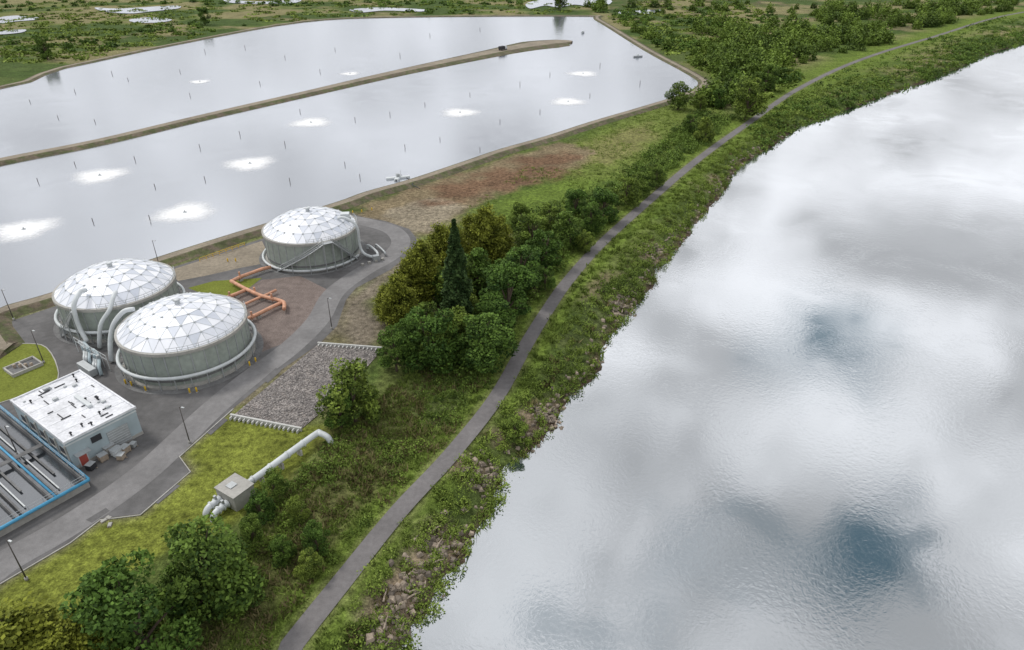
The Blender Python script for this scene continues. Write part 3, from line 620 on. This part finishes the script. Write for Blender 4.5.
# ------------------------------------------------------------------ foliage
def diamonds(c,s,r,up=.3,elong=.65):
    n=len(c); nr=r.normal(size=(n,3)); nr[:,2]=np.abs(nr[:,2])+up; nr/=np.linalg.norm(nr,axis=1)[:,None]
    t=np.cross(nr,r.normal(size=(n,3))); t/=np.linalg.norm(t,axis=1)[:,None]+1e-9; b=np.cross(nr,t)
    s=s[:,None]; return np.stack([c+t*s,c+b*s*elong,c-t*s,c-b*s*elong],1)
def blades(c,s,r):
    """upright tapering blades: base at c, leaning randomly"""
    n=len(c); a_=r.uniform(0,6.28,n); side=np.stack([np.cos(a_),np.sin(a_),0*a_],1)*s[:,None]*.18
    lean=np.stack([r.normal(0,.45,n),r.normal(0,.45,n),.8*np.ones(n)],1)*s[:,None]
    return np.stack([c-side,c+side,c+lean+side*.15,c+lean*.98-side*.15],1)
def treemesh(kind,seed):
    r=np.random.default_rng(seed); parts=[];tints=[];limb=[]
    if kind=='round':
        Ht=10; nl=30; 
        for i in range(nl):
            a_=r.uniform(0,6.28); z=r.uniform(.14,.93); rad=(1-((z-.45)/.58)**2)**.5*r.uniform(.4,.98)*3.7 if abs((z-.45)/.58)<1 else .5
            c=np.array([rad*math.cos(a_),rad*math.sin(a_),z*Ht]); R=r.uniform(.8,1.8)*(1.15-.4*z)
            n=int(200*R); d=r.normal(size=(n,3)); d/=np.linalg.norm(d,axis=1)[:,None]; q=R*r.uniform(.6,1.15,n)**.6
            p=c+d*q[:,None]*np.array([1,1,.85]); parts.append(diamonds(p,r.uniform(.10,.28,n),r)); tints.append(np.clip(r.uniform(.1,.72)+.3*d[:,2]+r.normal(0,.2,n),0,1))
            if i%3==0: limb.append(tubeg([(0,0,Ht*.18+z*1.2),tuple(c*np.array([.5,.5,.85])),tuple(c)],[.16,.1,.03],5,False))
        trunk=tubeg([(0,0,-.4),(.1,0,Ht*.3),(0,.1,Ht*.75)],[.32,.22,.06],8,False)
    elif kind=='column':
        Ht=24; n=13000; z=r.random(n)**.85; prof=1.9*np.sin(np.clip(z*1.02+.03,0,1)**.62*math.pi)**.75*(1-.25*z)+.12
        a_=r.uniform(0,6.28,n); lump=1+.22*np.sin(a_*3+z*25)+.15*np.sin(a_*5-z*43)
        q=prof*lump*r.uniform(.45,1.05,n)**.5; p=np.stack([q*np.cos(a_),q*np.sin(a_),.8+z*(Ht-.8)],1)
        parts.append(diamonds(p,r.uniform(.14,.34,n),r)); tints.append(np.clip(.15+.5*(lump-.7)+r.normal(0,.2,n),0,1)); trunk=tubeg([(0,0,-.4),(0,0,Ht*.9)],[.35,.05],8,False)
        limb=[tubeg([(0,0,zz),(1.3*math.cos(zz*2),1.3*math.sin(zz*2),zz+1.2)],[.07,.02],4,False) for zz in range(2,20)]
    else:
        Ht=13; trunk=tubeg([(0,0,-.4),(0,0,Ht*.95)],[.3,.04],8,False)
        for lv in range(16):
            z=.08+.87*lv/15; rad=math.sin(min(1,(1-z)*1.25+.12)*math.pi/2)**.9*4.0
            for bch in range(10 if lv<13 else 6):
                a_=r.uniform(0,6.28); L=rad*r.uniform(.6,1.1); n=int(75*L/2)+24; t=r.random(n)**.55; tb_=r.uniform(-.2,.4)
                p=np.stack([t*L*math.cos(a_),t*L*math.sin(a_),z*Ht+.3*L*t],1)+r.normal(0,1,(n,3))*np.array([.42,.42,.32])*(.5+.5*t)[:,None]
                parts.append(diamonds(p,r.uniform(.12,.28,n),r,.5)); tints.append(np.clip(t*.6+tb_+r.normal(0,.17,n),0,1))
                if bch%3==0: limb.append(tubeg([(0,0,z*Ht-.1),(L*.9*math.cos(a_),L*.9*math.sin(a_),z*Ht+.2*L)],[.08,.02],4,False))
    lq=np.concatenate(parts); lt=np.concatenate(tints); tv=[]
    for V,f in [trunk]+limb:
        V=np.array(V); tv+=[V[list(q)] for q in f if len(q)==4]
    tv=np.array(tv); allq=np.concatenate([lq,tv]); mi=np.concatenate([np.zeros(len(lq)),np.ones(len(tv))])
    m={'round':'leaf','column':'conifer','pine':'leafy'}[kind]
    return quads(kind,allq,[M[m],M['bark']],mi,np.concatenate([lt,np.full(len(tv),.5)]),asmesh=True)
RM=[treemesh('round',s) for s in range(6)]; CM=[treemesh('column',11)]; PM=[treemesh('pine',s) for s in (21,22,23)]
def plantt(px,py,h,kind='round',wd=1.0):
    x,y=G(px,py); z=float(hgt(np.array([x]),np.array([y]))[0])
    if kind=='round': me=random.choice(RM); s=h/10; nm='deciduous_tree'
    elif kind=='column': me=CM[0]; s=h/24; nm='columnar_conifer_tree'
    else: me=random.choice(PM); s=h/13; nm='pine_tree'
    o=link(bpy.data.objects.new(nm,me)); o.location=(x,y,z); o.scale=(s*wd,s*wd*random.uniform(.9,1.1),s); o.rotation_euler=(0,0,random.uniform(0,6.28))
for t in [(397,372,9),(356,422,12.5),(432,364,11.5,'round',1.2),(455,356,10),(482,368,12,'round',1.25),(508,322,13,'round',1.2),(520,294,12,'round',1.15),(500,302,10),(546,268,10.5,'round',1.2),(570,247,10.5,'round',1.15),(590,234,9),(602,222,10,'round',1.15),(626,206,9.5,'round',1.15),(642,196,8,'round',1.2),(656,188,7.5),(532,252,10,'round',1.15),(550,234,9,'round',1.2),(575,216,8,'round',1.2),(520,230,8),(474,290,12,'round',1.2),(458,306,12),(440,304,9),(425,342,9),(412,354,8),(492,340,10,'round',1.2),(465,330,9),(545,290,6),(585,252,6),
  (402,330,13,'pine',1.0),(425,302,15,'pine',1.0),(442,284,15,'pine',.9),(412,308,12,'pine',1),(487,272,17,'pine',.9),(472,262,13,'pine',.9),(455,274,13,'pine',1),(500,264,13,'pine',.9),(390,322,9,'pine',1.1),
  (459,338,26,'column',1.3),
  (705,143,11),(690,134,8),(745,120,18),(718,108,9),(678,110,13),(700,112,8),(765,92,14),(728,98,12),
  (217,606,13.5,'round',1.05),(150,660,14,'round',1.15),(120,652,10),(236,604,8),(182,610,7),(48,700,14,'pine',1.25),(95,690,11,'pine',1.1),(5,680,11,'pine',1.2),(262,520,5),(276,498,5),(318,552,5),(515,430,4.5,'round',1.2),(300,520,4),(285,560,4.5),(440,366,8),(342,428,7),(310,575,4),(255,545,5),
  (560,10,22,'round',.8),(48,60,14),(205,25,14)]: plantt(*t)
def mass(name,xy,R,Hh,k,leaf,m,seed=1,up=.3,el=.65,bl=False):
    r=np.random.default_rng(seed); n=len(xy); z=hgt(xy[:,0],xy[:,1]); i=np.repeat(np.arange(n),k)
    d=r.normal(size=(n*k,3)); d[:,2]=np.abs(d[:,2]); d/=np.linalg.norm(d,axis=1)[:,None]; q=r.uniform(.3,1.05,n*k)**.5
    lump=1+.25*np.sin(np.arctan2(d[:,1],d[:,0])*3+i*1.7)
    big=fbm(xy[:,0],xy[:,1],.08,3,77)
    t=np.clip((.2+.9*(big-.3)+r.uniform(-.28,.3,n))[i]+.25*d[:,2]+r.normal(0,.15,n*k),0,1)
    if bl:
        p=np.stack([xy[i,0]+d[:,0]*q*R[i],xy[i,1]+d[:,1]*q*R[i],z[i]-.1+0*q],1); V=blades(p,Hh[i]*r.uniform(.5,1.2,n*k),r)
    else:
        p=np.stack([xy[i,0]+d[:,0]*q*R[i]*lump,xy[i,1]+d[:,1]*q*R[i]*lump,z[i]+d[:,2]*q*Hh[i]*lump],1); V=diamonds(p,leaf*(R[i]**.5)*r.uniform(.6,1.4,n*k),r,up,el)
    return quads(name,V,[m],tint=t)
def cand(n,lo,hi): return np.stack([rng.uniform(lo[0],hi[0],n),rng.uniform(lo[1],hi[1],n)],1)
def bank(n,lo,hi,dmin,dmax,pmin,dens=110,pw=1.2):
    p=cand(n,lo,hi); d=-sdf(p[:,0],p[:,1],river); q=line_d(p[:,0],p[:,1],path)
    k=(d>dmin)&(d<dmax)&(q>pmin); D=np.hypot(p[:,0],p[:,1]); k&=rng.random(n)<np.clip(dens/D,0,1)**pw
    return p[k],d[k],q[k]
mid=[tuple(p) for p in path[8:-6]]+[tuple(p) for p in wl[::-1] if -70<p[1]<900]
p,d,q=bank(52000,(-45,40),(180,340),-1.0,40,2.0,150,1.0); k=sdf(p[:,0],p[:,1],mid)>-1.4; p,d,q=p[k],d[k],q[k]
nz=fbm(p[:,0],p[:,1],.12,3,5)
pr_=np.where(d<8,.28,.05)*np.where(nz>.48,1.3,.45); k=rng.random(len(p))<pr_; pb=p[k]; db=d[k]
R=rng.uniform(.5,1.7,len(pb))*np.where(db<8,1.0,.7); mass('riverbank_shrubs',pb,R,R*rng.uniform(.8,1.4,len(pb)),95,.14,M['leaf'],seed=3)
k=rng.random(len(p))<.15*(d<9); pb=p[k]; R=rng.uniform(.6,1.6,len(pb)); mass('riverbank_willow',pb,R,R*rng.uniform(.9,1.5,len(pb)),90,.13,M['tuft'],seed=33)
k=rng.random(len(p))<.5; pg_=p[k]; R=rng.uniform(.5,1.0,len(pg_)); mass('riverbank_grass',pg_,R,R*1.1,22,.16,M['tuft'],seed=4,bl=True)
k=(rng.random(len(p))<.08)&(d<7); pg_=p[k]; R=rng.uniform(.5,1.2,len(pg_)); mass('riverbank_dry_brush',pg_,R,R*1.0,26,.13,M['dry'],seed=5,bl=True)
p,d,q=bank(60000,(100,250),(560,720),-.8,90,3.5,330,1); k=sdf(p[:,0],p[:,1],mid)>-1; p,d=p[k],d[k]
k=rng.random(len(p))<np.where(d<14,.8,.12)*(.4+(fbm(p[:,0],p[:,1],.04,3,6)>.48)); R=rng.uniform(1.0,2.8,k.sum()); mass('distant_bank_shrubs',p[k],R,R*.9,34,.3,M['leaf'],seed=6)
k=rng.random(len(p))<np.where(d<25,.5,.1); R=rng.uniform(1.0,2.2,k.sum()); mass('distant_bank_grass',p[k],R,R*.7,20,.28,M['tuft'],seed=66)
scr=GL([(500,380),(470,425),(420,478),(360,545),(300,615),(250,690),(60,720),(120,640),(170,575),(235,548),(262,512),(300,472),(345,425),(400,375),(440,365)])
p=cand(16000,(-75,40),(20,125)); k=(sdf(p[:,0],p[:,1],scr)>.3)&(line_d(p[:,0],p[:,1],path)>2.6); p=p[k]
k=rng.random(len(p))<.75; R=rng.uniform(.4,.9,k.sum()); mass('meadow_grass',p[k],R,R*.85,22,.15,M['tuft'],seed=7,bl=True)
k=rng.random(len(p))<.35*(fbm(p[:,0],p[:,1],.1,3,8)>.48); R=rng.uniform(.5,1.1,k.sum()); mass('dry_scrub',p[k],R,R*.9,22,.13,M['dry'],seed=8,bl=True)
k=rng.random(len(p))<.24*(fbm(p[:,0],p[:,1],.09,3,12)>.5); R=rng.uniform(.5,1.6,k.sum()); mass('scrub_bushes',p[k],R,R*.9,90,.13,M['leaf'],seed=9)
scr2=GL([(500,360),(560,285),(610,228),(660,188),(700,150),(735,118),(700,110),(640,160),(590,195),(520,215),(480,250),(440,330),(420,375),(460,385)])
p=cand(30000,(-30,110),(120,360)); k=(sdf(p[:,0],p[:,1],scr2)>0)&(line_d(p[:,0],p[:,1],path)>4); p=p[k]
k=rng.random(len(p))<.2; R=rng.uniform(.9,2.7,k.sum()); mass('understory_bushes',p[k],R,R*1.1,70,.2,M['leaf'],seed=10)
k=rng.random(len(p))<.35; R=rng.uniform(.5,1.2,k.sum()); mass('understory_grass',p[k],R,R*.9,14,.22,M['tuft'],seed=11,bl=True)
fld=GL([(430,250),(470,205),(560,145),(650,108),(700,100),(690,140),(640,165),(560,200),(480,245)])
p=cand(40000,(-30,150),(140,360)); k=(sdf(p[:,0],p[:,1],fld)>0)&(rng.random(len(p))<.35)&(fbm(p[:,0],p[:,1],.06,3,18)>.46); p=p[k]; R=rng.uniform(.5,1.1,len(p)); mass('field_grass',p,R,R*.7,12,.2,M['tuft'],seed=19,bl=True)
far=[]
def blob(px,py,rx,ry,n):
    for i in range(n):
        a_=rng.uniform(0,6.28); q=rng.random()**.5; far.append(G(px+rx*q*math.cos(a_),max(py+ry*q*math.sin(a_),-12)))
for b in [(690,62,60,14,34),(735,68,40,22,52),(790,52,40,14,48),(830,40,60,14,52),(880,18,70,14,60),(960,8,60,8,50),(820,14,40,8,24),(760,40,40,12,30),(700,100,26,10,16),(755,100,22,10,20),(640,35,30,6,14),(725,30,30,8,14),(600,8,15,5,8),(860,38,30,8,22),(930,22,20,5,20),(700,8,80,8,14)]: blob(*b)
fa=np.array(far); k=(line_d(fa[:,0],fa[:,1],path)>12)&(sdf(fa[:,0],fa[:,1],lag)<-10)&(sdf(fa[:,0],fa[:,1],river)<-6); fa=fa[k]
R=rng.uniform(2.5,6.5,len(fa)); mass('distant_trees',fa,R,R*rng.uniform(1.0,2.0,len(fa)),420,.32,M['leaf'],seed=13)
far=[]
for b in [(60,45,70,8,26),(200,30,80,6,20),(350,4,150,3,30),(150,2,150,4,36),(30,8,60,6,18),(460,12,60,3,12),(620,16,30,5,26),(680,45,30,8,40),(450,4,100,3,24),(700,18,90,10,90),(650,48,20,10,20),(760,78,40,12,40)]: blob(*b)
fa=np.array(far); k=(sdf(fa[:,0],fa[:,1],lag)<-12)&(line_d(fa[:,0],fa[:,1],path)>8); fa=fa[k]; R=rng.uniform(1.5,4.5,len(fa)); mass('marsh_shrubs',fa,R,R*.8,90,.42,M['leaf'],seed=14)
pts=[]
for b in [(80,40,140,26,500),(300,8,280,14,500),(690,35,90,40,800),(740,75,60,30,300)]: far=[]; blob(*b); pts+=far
fa=np.array(pts); k=(sdf(fa[:,0],fa[:,1],lag)<-9)&(line_d(fa[:,0],fa[:,1],path)>6)&(sdf(fa[:,0],fa[:,1],river)<-6); fa=fa[k]; R=rng.uniform(2,6,len(fa)); mass('marsh_reeds',fa,R,R*.18,26,.5,M['tuft'],seed=15)
p,d,q=bank(30000,(-40,45),(170,330),-1.1,3.0,3,150,1); k=(sdf(p[:,0],p[:,1],mid)>-1.3); p=p[k][:3800]
stones('riverbank_rocks',p,hgt(p[:,0],p[:,1])+.15,rng.uniform(.15,.55,len(p)),M['rock'])
for px,py in [(548,414),(478,470),(440,545),(410,580),(388,618),(655,250),(718,186),(618,305)]:
    x,y=G(px,py,-1.2); e=empty('driftwood_pile',x,y)
    qx=rng.normal(0,1.5,(46,2))*np.array([1,1.3])+np.array([x,y]); stones('rocks',qx,hgt(qx[:,0],qx[:,1])+.25,rng.uniform(.2,.65,46),M['rock'],e)
    for k in range(4):
        xx,yy=x+rng.normal(0,1.2),y+rng.normal(0,1.4); z=float(hgt(np.array([xx]),np.array([yy]))[0])+.45; w=rng.uniform(.2,1.6); L=rng.uniform(1.2,2.6)
        a_=np.array([math.cos(w),math.sin(w)])*L/2
        tube('log_%d'%k,[(xx-a_[0],yy-a_[1],z),(xx,yy,z+.1),(xx+a_[0],yy+a_[1],z-.1)],[.15,.12,.05],M['wood'],e,7,sm=3)
# ------------------------------------------------------------------ sky & sun
wd=bpy.data.worlds.new('World'); sc.world=wd; wd.use_nodes=True; nt=wd.node_tree; nt.nodes.clear()
SE,SA=math.radians(52),math.radians(-60)
o=N(nt,'ShaderNodeOutputWorld'); bg=N(nt,'ShaderNodeBackground'); sky=N(nt,'ShaderNodeTexSky'); sky.sky_type='NISHITA'; sky.sun_disc=False; sky.sun_elevation=SE; sky.sun_rotation=SA
tc=N(nt,'ShaderNodeTexCoord'); sx=N(nt,'ShaderNodeSeparateXYZ'); nt.links.new(tc.outputs['Generated'],sx.inputs[0])
def MA(op,a_,b_=None,c_=None,clamp=False):
    n=N(nt,'ShaderNodeMath',operation=op); n.use_clamp=clamp
    for i,v in enumerate((a_,b_,c_)):
        if v is None: continue
        if isinstance(v,(int,float)): n.inputs[i].default_value=v
        else: nt.links.new(v,n.inputs[i])
    return n.outputs[0]
z=MA('ADD',MA('MAXIMUM',sx.outputs[2],0.0),.08)
U=MA('DIVIDE',sx.outputs[0],z); V_=MA('DIVIDE',sx.outputs[1],z)
cb=N(nt,'ShaderNodeCombineXYZ'); nt.links.new(U,cb.inputs[0]); nt.links.new(V_,cb.inputs[1])
def sn(scale,det,dist=0,rough=.55,w=0,col=False):
    n=N(nt,'ShaderNodeTexNoise'); n.inputs['Scale'].default_value=scale; n.inputs['Detail'].default_value=det; n.inputs['Distortion'].default_value=dist; n.inputs['Roughness'].default_value=rough
    ad=N(nt,'ShaderNodeVectorMath',operation='ADD'); ad.inputs[1].default_value=(w,w*.7,w*.3); nt.links.new(cb.outputs[0],ad.inputs[0]); nt.links.new(ad.outputs[0],n.inputs['Vector']); return n.outputs['Color' if col else 'Fac']
def MR(x_,a_,b_,c_,d_,sm=True):
    n=N(nt,'ShaderNodeMapRange'); n.interpolation_type='SMOOTHSTEP' if sm else 'LINEAR'; nt.links.new(x_,n.inputs[0])
    for i,v in enumerate((a_,b_,c_,d_)): n.inputs[i+1].default_value=v
    return n.outputs[0]
big=sn(2.0,7,.5,.58)
br=MR(big,.34,.64,.55,1.22)
wn=sn(4.5,6,0,.65,3.1,True); wc=N(nt,'ShaderNodeSeparateXYZ'); nt.links.new(wn,wc.inputs[0])
warp1=MA('MULTIPLY',MA('SUBTRACT',wc.outputs[0],.5),.55); warp2=MA('MULTIPLY',MA('SUBTRACT',wc.outputs[1],.5),.55)
Uw=MA('ADD',U,warp1); Vw=MA('ADD',V_,warp2)
gap=None
for cx_,cy_,rx,ry,st_ in [(.60,.84,.10,.085,.95),(.78,1.40,.11,.19,.85),(.14,.68,.13,.05,.45),(.32,.81,.12,.06,.40),(.46,.86,.10,.05,.45),(.62,1.38,.10,.15,.35)]:
    a_=MA('DIVIDE',MA('SUBTRACT',Uw,cx_),rx); b_=MA('DIVIDE',MA('SUBTRACT',Vw,cy_),ry)
    dd_=MA('SQRT',MA('ADD',MA('MULTIPLY',a_,a_),MA('MULTIPLY',b_,b_))); g=MR(dd_,.35,1.6,st_,0.0)
    gap=g if gap is None else MA('MAXIMUM',gap,g)
cc=N(nt,'ShaderNodeCombineXYZ'); nt.links.new(MA('MULTIPLY',br,.97),cc.inputs[0]); nt.links.new(MA('MULTIPLY',br,.985),cc.inputs[1]); nt.links.new(MA('MULTIPLY',br,1.02),cc.inputs[2])
sk=N(nt,'ShaderNodeVectorMath',operation='MULTIPLY'); nt.links.new(sky.outputs[0],sk.inputs[0]); sk.inputs[1].default_value=(.06,.08,.065)
mx=N(nt,'ShaderNodeMix',data_type='RGBA'); nt.links.new(gap,mx.inputs[0]); nt.links.new(cc.outputs[0],mx.inputs[6]); nt.links.new(sk.outputs[0],mx.inputs[7])
nt.links.new(mx.outputs[2],bg.inputs[0]); bg.inputs[1].default_value=1.0; nt.links.new(bg.outputs[0],o.inputs[0])
wd.cycles.sampling_method='MANUAL'; wd.cycles.sample_map_resolution=256
sl=bpy.data.lights.new('sun','SUN'); sl.energy=1.8; sl.angle=math.radians(10); sl.color=(1,.96,.9)
so_=link(bpy.data.objects.new('sun',sl)); dv=Vector((math.sin(SA)*math.cos(SE),math.cos(SA)*math.cos(SE),math.sin(SE))); so_.rotation_euler=dv.to_track_quat('Z','Y').to_euler(); so_.location=(0,0,200)
cam=bpy.data.cameras.new('camera'); cam.sensor_width=36; cam.lens=F/1024*36; cam.clip_end=20000; cam.clip_start=1
co=link(bpy.data.objects.new('camera',cam)); co.location=(0,0,H); co.rotation_euler=(math.radians(90)-PT,0,0); sc.camera=co
